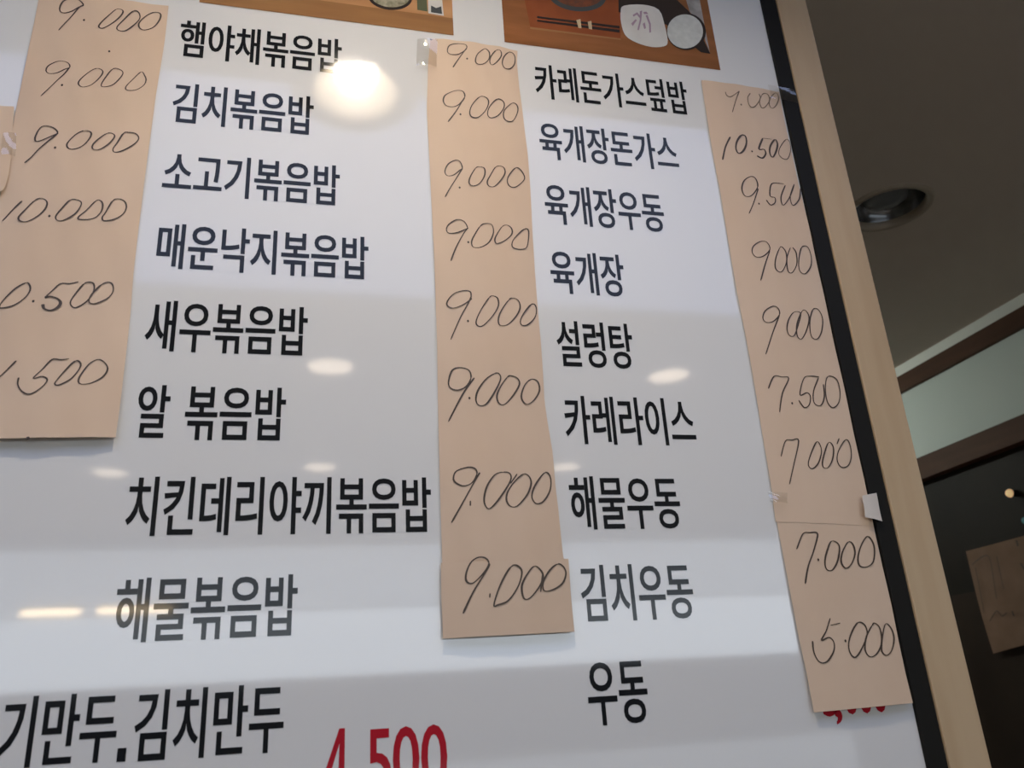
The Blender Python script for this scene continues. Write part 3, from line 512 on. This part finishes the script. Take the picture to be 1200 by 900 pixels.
# ------------------------------------------------------------------ price strips
def interp(poly, t):
    """point at parameter t of a polyline, by z (first column increasing z)"""
    for i in range(len(poly) - 1):
        a, b = poly[i], poly[i + 1]
        if t <= b[1] or i == len(poly) - 2:
            k = (t - a[1]) / (b[1] - a[1]) if b[1] != a[1] else 0
            return a[0] + (b[0] - a[0]) * k
class Paper:
    def __init__(self, label, left, right, base=0.0008, bulge=0.0018, wave=0.0008, lift=0.003, tilt=0.0, seed=0, top_curl=0.0, nu=14, nv=60):
        L = [at(*p) for p in left]; R = [at(*p) for p in right]
        self.L = sorted([(p.x, p.z) for p in L], key=lambda p: p[1]); self.R = sorted([(p.x, p.z) for p in R], key=lambda p: p[1])
        self.base, self.bulge, self.wave, self.lift, self.tilt, self.seed, self.tc = base, bulge, wave, lift, tilt, seed, top_curl
        zc = min(p[1] for p in self.L + self.R); self.o = empty('price_strip', (sum(p[0] for p in self.L) / len(self.L), -base, zc))
        tag(self.o, label, 'paper strip', 'handwritten price strips taped to the menu board')
        self.off = Vector(self.o.location)
        V, F = [], []
        def edge(P, t): # along the polyline by its own z range
            z = P[0][1] + (P[-1][1] - P[0][1]) * t
            return interp(P, z), z
        for j in range(nv + 1):
            a = edge(self.L, j / nv); b = edge(self.R, j / nv); b = (min(b[0], PX1 - .0012), b[1])
            for i in range(nu + 1):
                u = i / nu; x = a[0] + (b[0] - a[0]) * u; z = a[1] + (b[1] - a[1]) * u
                V.append(Vector((x, -self.h(x, z), z)) - self.off)
        for j in range(nv):
            for i in range(nu):
                k = j * (nu + 1) + i; F.append((k, k + 1, k + nu + 2, k + nu + 1))
        o = mesh('sheet', V, F, M_PAPER, self.o, smooth=True)
        s = o.modifiers.new('thickness', 'SOLIDIFY'); s.thickness = 0.00016; s.offset = -1
        e = o.modifiers.new('crisp_edges', 'EDGE_SPLIT'); e.split_angle = math.radians(40)
    def h(self, x, z):
        xl, xr = interp(self.L, z), interp(self.R, z); u = min(1, max(0, (x - xl) / max(1e-6, xr - xl)))
        z0 = (self.L[0][1] + self.R[0][1]) / 2; z1 = (self.L[-1][1] + self.R[-1][1]) / 2; v = min(1, max(0, (z - z0) / (z1 - z0)))
        s = self.seed
        h = self.base + self.bulge * (1 - (2 * u - 1) ** 2) + self.tilt * u
        h += self.wave * (1 + math.sin(23 * z + s) * math.cos(9 * (x - xl) + s)) * 0.5 + self.wave * 0.5 * (1 + math.sin(57 * z + 20 * u + 2 * s))
        d = (z - z0)
        if d < 0.14: h += self.lift * (1 - d / 0.14) ** 1.6
        d = (z1 - z)
        if d < 0.05: h += self.tc * (1 - max(0, d) / 0.05) ** 2
        return h
    def ink(self, strokes, label, w=1.15, mt=None, ws=None):
        """strokes = lists of photo points; drawn as flat marker lines lying on the sheet"""
        V, F = [], []
        for si, st in enumerate(strokes):
            wst = ws[si] if ws else w
            if len(st) == 1:
                c = at(*st[0]); base = len(V); r = 0.0011
                for i in range(8):
                    a = 2 * math.pi * i / 8; x, z = c.x + r * math.cos(a), c.z + r * 1.3 * math.sin(a)
                    V.append(Vector((x, -self.h(x, z) - .0005, z)) - self.off)
                F.append(tuple(base + i for i in range(8))); continue
            closed = st[0] == st[-1] and len(st) > 3
            P = spline(st[:-1] if closed else st, closed, 5)
            P = [at(*p) for p in P]; n = len(P); base = len(V); ph = random.uniform(0, 6)
            for i, p in enumerate(P):
                d = P[min(i + 1, n - 1)] - P[max(i - 1, 0)]; d = Vector((d.x, d.z))
                d = d.normalized() if d.length > 0 else Vector((1, 0)); nn = Vector((-d.y, d.x))
                # chisel-like pen: strokes running down are stronger than the turns
                ww = 0.00052 * wst * (0.75 + 0.45 * abs(d.y) + 0.22 * math.sin(ph + i * 0.35))
                if i == 0 or i == n - 1: ww *= 0.6
                for s in (-1, 1):
                    x, z = p.x + nn.x * ww * s, p.z + nn.y * ww * s
                    V.append(Vector((x, -self.h(p.x, p.z) - .0005, z)) - self.off)
            for i in range(n - 1):
                a = base + 2 * i; F.append((a, a + 1, a + 3, a + 2))
        o = mesh('handwritten_price', V, F, mt or M_INK, self.o); o['label'] = label
        return o
def sc(ox, oy, txt):
    """strokes written as 'x,y x,y / x,y ...' in sixths of a photo pixel from (ox, oy)"""
    return [[(ox + float(p.split(',')[0]) / 6, oy + float(p.split(',')[1]) / 6) for p in s.split()] for s in txt.split('/')]

PA = Paper('wide kraft paper price strip left of the menu names, ending mid-board',
           [(47, -6), (32, 71), (20, 125), (0, 235), (-25, 380), (-48, 518)], [(198, 9), (193, 50), (182, 120), (178, 150), (169, 220), (162.5, 270), (157, 320), (153, 370), (143, 470), (137, 515)],
           seed=1.3, bulge=.0022, wave=.0012, lift=.0042)
PB = Paper('kraft paper strip with a rounded corner at the far left edge', [(-120, 122), (-128, 180), (-134, 236)],
           [(17.5, 127), (15.5, 160), (14, 190), (11, 212), (6, 226), (-6, 234)], seed=2.2, base=.002, lift=.002, nv=24)
PC = Paper('long kraft paper price strip down the middle, every price reading 9.000', [(504, 47), (501, 80), (500, 130), (502.5, 180), (506, 250), (509, 320), (511.7, 400), (513, 470), (514, 530), (516, 600), (518, 672)],
           [(606, 61), (605.5, 75), (608, 105), (618, 180), (622.5, 250), (626, 320), (633, 400), (637.5, 470), (642, 500), (646.7, 530), (650, 570), (654, 600), (659, 650), (662, 668)],
           seed=0.4, bulge=.0034, wave=.0014, lift=0.0, nv=90)
PC2 = Paper('short kraft paper piece overlapping the foot of the middle price strip', [(515.5, 661), (516, 700), (518, 749)], [(664, 656), (667, 700), (671, 741)],
            seed=3.0, base=.0042, bulge=.0018, lift=.0015, nv=24)
PD = Paper('upper right kraft paper price strip beside the bezel, prices 9.000 to 7.000', [(821, 95), (830, 155), (844, 230), (862, 340), (874, 400), (888, 480), (904, 580), (908, 612)],
           [(912, 109), (922, 160), (938, 230), (962, 330), (982, 420), (1002, 510), (1017, 580), (1024, 617)], seed=4.1, base=.0011, bulge=.0020, lift=.0, nv=70)
PD2 = Paper('lower right kraft paper price strip with 7.000 and 5.000 above red print', [(905, 590), (911, 620), (927.5, 710), (941, 780), (950, 835)], [(1018, 585), (1027, 625), (1043, 710), (1058, 790), (1065, 824)],
            seed=4.1, base=.0008, bulge=.0020, lift=.004, nv=44)

O = lambda s: s
PA.ink(sc(0, 0, '595,60 560,20 510,8 455,25 430,65 430,100 460,112 510,98 560,70 595,60/595,60 560,75 500,145 420,235/597,162/825,85 770,130 710,195 705,218 735,222 800,180 860,125 868,95 825,85/945,100 880,155 830,205 835,230 885,235 950,195 988,150 980,110 945,100/1085,100 1030,130 985,180 985,215 1020,230 1080,205 1125,150 1130,110 1085,100'), 'handwritten price 9.000')
PA.ink(sc(0, 0, '500,495 480,462 415,450 350,475 330,510 350,532 405,530 460,510 500,495/500,495 460,540 400,590 295,695/443,617/690,500 640,520 575,580 560,615 590,635 650,615 715,555 728,520 690,500/800,508 745,570 718,615 735,630 800,618 850,570 870,530 845,508 800,508/995,520 930,580 890,630 900,652 960,645 1015,610 1030,575 1020,545 995,520/775,385'), 'handwritten price 9.000', w=.95)
PA.ink(sc(0, 120, '415,235 385,200 325,185 285,205 255,260 262,290 310,282 380,255 415,235/415,235 385,265 280,345 225,400 180,440/397,340/600,222 540,245 485,300 482,335 520,348 590,325 640,275 648,235 600,222/760,235 700,280 660,325 665,352 710,352 770,310 810,260 800,238 760,235/875,235 830,300 800,345 815,367 880,350 950,310 980,270 960,238 910,230 875,235'), 'handwritten price 9.000')
PA.ink(sc(0, 120, '165,710 100,765 22,843/255,705 190,770 140,820 150,848 200,855 270,820 325,765 338,715 300,690 255,705/355,815/510,705 450,760 402,815 410,845 455,848 530,810 572,755 575,715 510,705/680,710 610,780 562,825 570,842 660,832 715,790 730,740 715,710 680,710/800,710 750,790 725,825 740,848 810,838 870,800 893,750 880,710 840,695 800,710'), 'handwritten price 10.000')
PA.ink(sc(0, 220, '5,725 -60,790 -100,850/190,682 120,720 40,800 8,845 20,860 100,845 180,790 220,735 215,695 190,682/243,812/560,675 500,688 435,690 380,740 325,790/325,790 360,782 410,795 435,825 415,860 365,880 320,865 312,835/600,690 545,750 505,810 510,845 545,855 620,810 665,745 668,695 640,680 600,690/720,695 665,750 635,795 640,825 685,828 760,790 798,740 795,690 765,675 720,695'), 'handwritten price 10.500', ws=[1.15, 1.15, 1.15, 1.15, 2.0, 1.15, 1.15])
PA.ink(sc(0, 320, '130,635 60,700 0,755 -40,795/500,622 440,628 378,625 310,695 250,760 310,745 345,765 325,805 260,860 210,872 165,845 142,800 148,755/545,635 480,695 410,775 400,800 430,805 510,765 565,700 578,655 545,635/700,622 640,650 580,735 565,780 585,800 650,790 730,745 765,690 745,645 700,622'), 'handwritten price 1.500 cut by the photo edge')
PC.ink(sc(480, 30, '395,185 385,160 330,150 275,165 260,205 280,228 330,228 375,205 395,185/395,185 370,215 335,265 298,322/398,258/515,190 470,230 455,275 470,300 510,298 550,260 555,215 535,190 515,190/600,200 565,240 558,280 575,298 610,275 638,235 630,200 600,200/690,205 655,245 645,290 665,322 700,322 732,285 738,235 720,205 690,205'), 'handwritten price 9.000')
PC.ink(sc(480, 30, '380,530 365,490 310,482 250,505 232,545 250,580 300,590 345,575 380,530/380,530 330,610 265,698/352,645/485,525 435,580 415,635 430,668 475,670 530,615 548,560 525,528 485,525/610,540 555,595 542,645 565,670 615,655 655,600 655,555 610,540/715,560 660,615 655,670 685,692 725,680 755,620 750,575 715,560'), 'handwritten price 9.000')
PC.ink(sc(480, 170, '365,185 350,140 320,125 270,145 245,195 260,228 305,225 350,195 365,185/365,185 340,225 285,310 245,382/347,315/460,180 420,245 412,290 440,310 485,290 520,235 520,185 490,172 460,180/600,175 560,235 540,275 550,305 590,310 640,260 665,210 650,172 600,175/740,175 695,225 680,270 695,305 735,310 785,275 803,240 775,190 740,175'), 'handwritten price 9.000')
PC.ink(sc(480, 170, '400,600 375,555 325,545 270,575 255,610 275,635 330,635 380,615 400,600/405,600 375,640 320,740 285,830/405,705/490,590 445,660 428,705 440,738 490,738 550,705 580,640 570,585 530,575 490,590/645,590 605,650 590,690 605,715 660,690 710,645 710,605 680,580 645,590/800,605 740,660 715,700 720,735 770,748 815,735 830,670 830,610 800,605'), 'handwritten price 9.000')
PC.ink(sc(480, 320, '425,190 420,150 375,140 310,160 265,205 260,240 300,262 360,245 420,205 425,190/428,180 400,240 350,330 285,478/403,355/550,195 495,275 462,350 470,385 510,385 575,320 615,250 610,195 575,180 550,195/690,205 640,275 615,340 625,385 680,378 740,320 768,260 755,210 720,195 690,205/850,230 800,290 772,345 780,380 820,378 870,330 888,280 880,235 850,230'), 'handwritten price 9.000')
PC.ink(sc(480, 420, '425,150 410,95 350,75 295,95 270,170 280,215 330,235 390,210 425,150/448,150 370,260 270,450/415,290/590,120 530,160 475,235 460,300 480,340 530,335 590,250 632,160 620,120 590,120/680,145 630,215 605,280 620,330 660,335 715,280 762,200 750,155 710,138 680,145/850,155 805,195 778,265 785,310 820,335 870,300 908,235 895,170 850,155'), 'handwritten price 9.000', w=1.3)
PC.ink(sc(480, 530, '465,165 450,125 400,115 325,140 303,185 315,220 370,245 430,225 465,165/485,155 450,215 380,340 290,500/420,350 420,385/650,150 590,170 535,250 515,340 530,395 565,400 640,310 700,210 695,160 650,150/745,165 700,230/790,165 730,215 680,290 672,350 700,390 750,385 815,310 845,230 830,180 790,165/945,150 900,200 860,270 850,330 880,370 930,355 975,290 988,220 975,165 945,150'), 'handwritten price 9.000', w=1.3)
PC2.ink(sc(500, 630, '425,190 400,155 350,150 300,185 268,260 270,315 310,330 360,290 410,230 425,190/430,195 410,240 320,385 245,540/433,400 430,430/580,215 530,290 485,390 460,485 490,480 560,450 630,350 655,250 620,205 580,215/745,210 690,270 655,350 670,435 720,425 790,330 800,260 745,210/800,265 785,390/905,195 850,240 805,320 810,380 870,375 940,330 965,260 945,210 905,195'), 'handwritten price 9.000', w=1.35)
PD.ink(sc(800, 80, '290,180 300,205 325,215 355,200 385,178/385,178 365,235 338,325/400,272/465,190 445,225 455,275 480,292 510,270 535,225 525,195/545,205 530,250 545,290 570,285 600,240 590,200 565,192 545,205/640,185 605,225 598,270 620,295 650,270 668,225 660,190 640,185'), 'faded handwritten price 9.000', mt=M_INK2)
PD.ink(sc(800, 80, '325,495 290,570 272,655/400,488 370,530 365,580 385,612 415,595 435,545 430,495 400,488/550,508 525,580 560,585 572,615 550,645 510,630/640,512 605,560 600,610 620,640 645,600 658,545 640,512/475,600/615,512 550,508/720,510 680,560 665,610 690,642 730,645 750,590 745,530 720,510'), 'bold handwritten price 10.500', ws=[2, 1.9, 1.8, 1.8, 1, .9, .9])
PD.ink(sc(800, 190, '515,190 500,130 465,115 420,145 405,200 425,250 470,250 515,190/520,200 490,290 455,375/525,305/700,165 615,165 600,250 635,265 635,300 605,315 575,280/710,175 680,260 695,315 740,260 775,165/775,165 745,250 765,315 810,270 822,190'), 'handwritten price 9.500', w=1.25)
PD.ink(sc(800, 190, '600,625 575,575 530,572 485,605 478,650 510,680 560,670 600,625/600,635 565,740 535,845/670,615 640,690 640,760 680,785 715,720 715,650 690,612 670,615/745,612 720,690 725,775 755,790 790,730 785,650 760,612/825,610 805,690 810,770 850,795 890,740 895,670 870,605 825,610'), 'handwritten price 9000', w=1.15)
PD.ink(sc(840, 330, '425,245 415,200 380,185 330,215 312,265 335,295 385,290 425,245/425,250 370,400 332,520/530,225 490,280 478,345 495,390 530,390 560,310 575,235 530,225/585,220 550,310 550,390 580,415 615,360 635,270 615,220 585,220/665,205 640,290 650,390 690,415 725,360 735,270 705,205 665,205'), 'handwritten price 9000', w=1.15)
PD.ink(sc(840, 430, '352,160 390,75 440,80 490,90 450,190 430,325/515,265/705,80 645,75 598,90 570,205 620,190 645,220 635,275 600,295 560,245/700,85 665,180 670,260 715,280 740,220 735,130/770,75 750,150 760,250 800,295 845,260 855,180 830,95 770,75'), 'handwritten price 7.500', w=1.15)
PD.ink(sc(840, 430, '442,635 468,530 515,522 562,525 530,680 500,830/685,535 640,640 630,700 660,722 700,680 718,590 685,535/770,540 730,650 730,710 765,715 800,650 805,570 770,540/845,510 830,550/890,520 845,590 832,660 860,710 910,700 932,630 920,545 890,520'), 'handwritten price 7000', w=1.15)
PD2.ink(sc(860, 560, '430,505 470,400 520,390 575,400 545,520 510,620 490,748/578,580/670,450 640,520 625,600 640,650 680,650 715,580 722,480 670,450/790,455 745,530 738,600 770,640 810,610 838,540 825,475 790,455/930,415 885,470 860,560 870,620 920,630 968,590 975,480 930,415'), 'handwritten price 7.000', w=1.4)
PD2.ink(sc(880, 700, '605,185 540,200/538,150 510,240 475,305 530,285 562,320 560,380 510,455 460,455 425,390 415,310/640,310/735,180 690,240 662,320 670,390 705,425 750,370 795,270 780,200 735,180/830,200 790,280 778,370 810,420 860,400 895,320 885,220 850,185 830,200/930,190 900,290 895,380 930,410 970,370 990,290 970,220 930,190'), 'handwritten price 5.000', w=1.3)

PA.ink([[(36, 515.5), (37, 519)]], 'short dark pen mark on the lower edge', w=2.2)
PC.ink([[(503.5, 47.5), (506, 49)]], 'short dark pen mark at the corner', w=2.2)
# ------------------------------------------------------------------ tape and small marks
def tape(name, quad, mt, label, cat, lift=0.004, bend=0.001, n=6):
    q = [at(*p) for p in quad]  # TL TR BR BL
    c = sum(q, Vector()) / 4; c.y = -lift
    V, F = [], []
    for j in range(n + 1):
        for i in range(n + 1):
            u, v = i / n, j / n
            p = (q[3] * (1 - u) + q[2] * u) * (1 - v) + (q[0] * (1 - u) + q[1] * u) * v
            p.y = -lift - bend * math.sin(math.pi * u) - bend * 0.7 * math.sin(5 * v + 3 * u)
            V.append(p - c)
    for j in range(n):
        for i in range(n): k = j * (n + 1) + i; F.append((k, k + 1, k + n + 2, k + n + 1))
    o = mesh(name, V, F, mt, None, smooth=True); o.location = c
    return tag(o, label, cat)
tape('clear_tape', [(489, 48), (512, 51), (511, 82), (487, 80)], M_TAPE, 'crinkled clear tape on the top left corner of the middle strip', 'tape', .0045, .002)
tape('clear_tape', [(897, 103), (928, 110), (932, 125), (900, 119)], M_TAPE, 'clear tape from the right strip onto the black bezel', 'tape', .0068, .0006)
tape('clear_tape', [(5, 160), (22, 162), (20, 188), (4, 186)], M_TAPE, 'clear tape holding the far left strip with the rounded corner', 'tape', .0062, .0015)
tape('clear_tape', [(896, 578), (918, 580), (919, 592), (898, 590)], M_TAPE, 'clear tape on the left edge where the right strips overlap', 'tape', .0072, .0016)
tape('white_tape', [(1005, 583), (1021, 580), (1028, 613), (1008, 608)], M_TAPE_W, 'white tape tab at the right strip against the black bezel', 'tape', .0085, .0006)

# ------------------------------------------------------------------ note and small reflected glows beyond the board
def side(px, py, dx=0.0): return hit(px, py, 0, KX - dx)
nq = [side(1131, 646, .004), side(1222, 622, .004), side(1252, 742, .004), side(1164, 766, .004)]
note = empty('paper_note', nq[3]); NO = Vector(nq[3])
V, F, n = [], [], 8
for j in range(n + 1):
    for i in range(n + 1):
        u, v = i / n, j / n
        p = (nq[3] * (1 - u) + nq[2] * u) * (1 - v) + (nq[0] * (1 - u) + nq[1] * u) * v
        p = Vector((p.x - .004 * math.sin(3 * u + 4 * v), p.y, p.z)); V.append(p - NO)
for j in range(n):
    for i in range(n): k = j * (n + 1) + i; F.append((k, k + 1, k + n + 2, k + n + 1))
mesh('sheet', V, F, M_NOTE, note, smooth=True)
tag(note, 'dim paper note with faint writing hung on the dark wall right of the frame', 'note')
def note_line(pts, w):
    P = [side(*p, .012) for p in spline(pts, False, 4)]; V, F = [], []
    for i, p in enumerate(P):
        d = P[min(i + 1, len(P) - 1)] - P[max(0, i - 1)]; d = Vector((0, d.y, d.z)).normalized(); nn = Vector((0, -d.z, d.y))
        V += [p + nn * w - NO, p - nn * w - NO]
    for i in range(len(P) - 1): F.append((2 * i, 2 * i + 1, 2 * i + 3, 2 * i + 2))
    mesh('writing', V, F, M_INK, note)
for pts in ([(1139, 662), (1152, 652), (1160, 655), (1166, 690), (1168, 702)], [(1143, 665), (1150, 700), (1153, 718)], [(1168, 652), (1176, 690)],
            [(1160, 728), (1168, 716), (1174, 722), (1180, 718)], [(1186, 716), (1189, 722)]):
    note_line(pts, .0016)
note_line([(1191, 633), (1193, 640)], .004); note_line([(1196, 660), (1201, 668)], .003); note_line([(1186, 716), (1188, 722)], .003)
def reflected_glow(px, py, r, mt, name, label):  # glowing bead put in for a reflection on the dark wall
    c = hit(px, py, 0, KX - .012); t = empty(name, (KX + .03, c.y, c.z))
    lathe('glow_mount', [(r * .6, 0), (r * .8, -.0), (r * .8, -.02), (r * 1.1, -.025)], M_DARK, t, 20).rotation_euler = (0, math.radians(90), 0)
    o = lathe('lens', [(r * math.cos(a), -.024 - r * math.sin(a)) for a in [k * math.pi / 16 for k in range(8)]] + [(0.0005, -.024 - r)], mt, t, 20)
    o.rotation_euler = (0, math.radians(90), 0)
    tag(t, label, 'lamp')
reflected_glow(1178, 578, .013, M_WARM_GLOW, 'wall_reflection_glow', 'warm reflection built as a tiny glowing bead under the lintel')
reflected_glow(1196, 610, .011, M_TEAL, 'wall_reflection_glow', 'teal reflection built as a tiny dim glowing bead above the note')
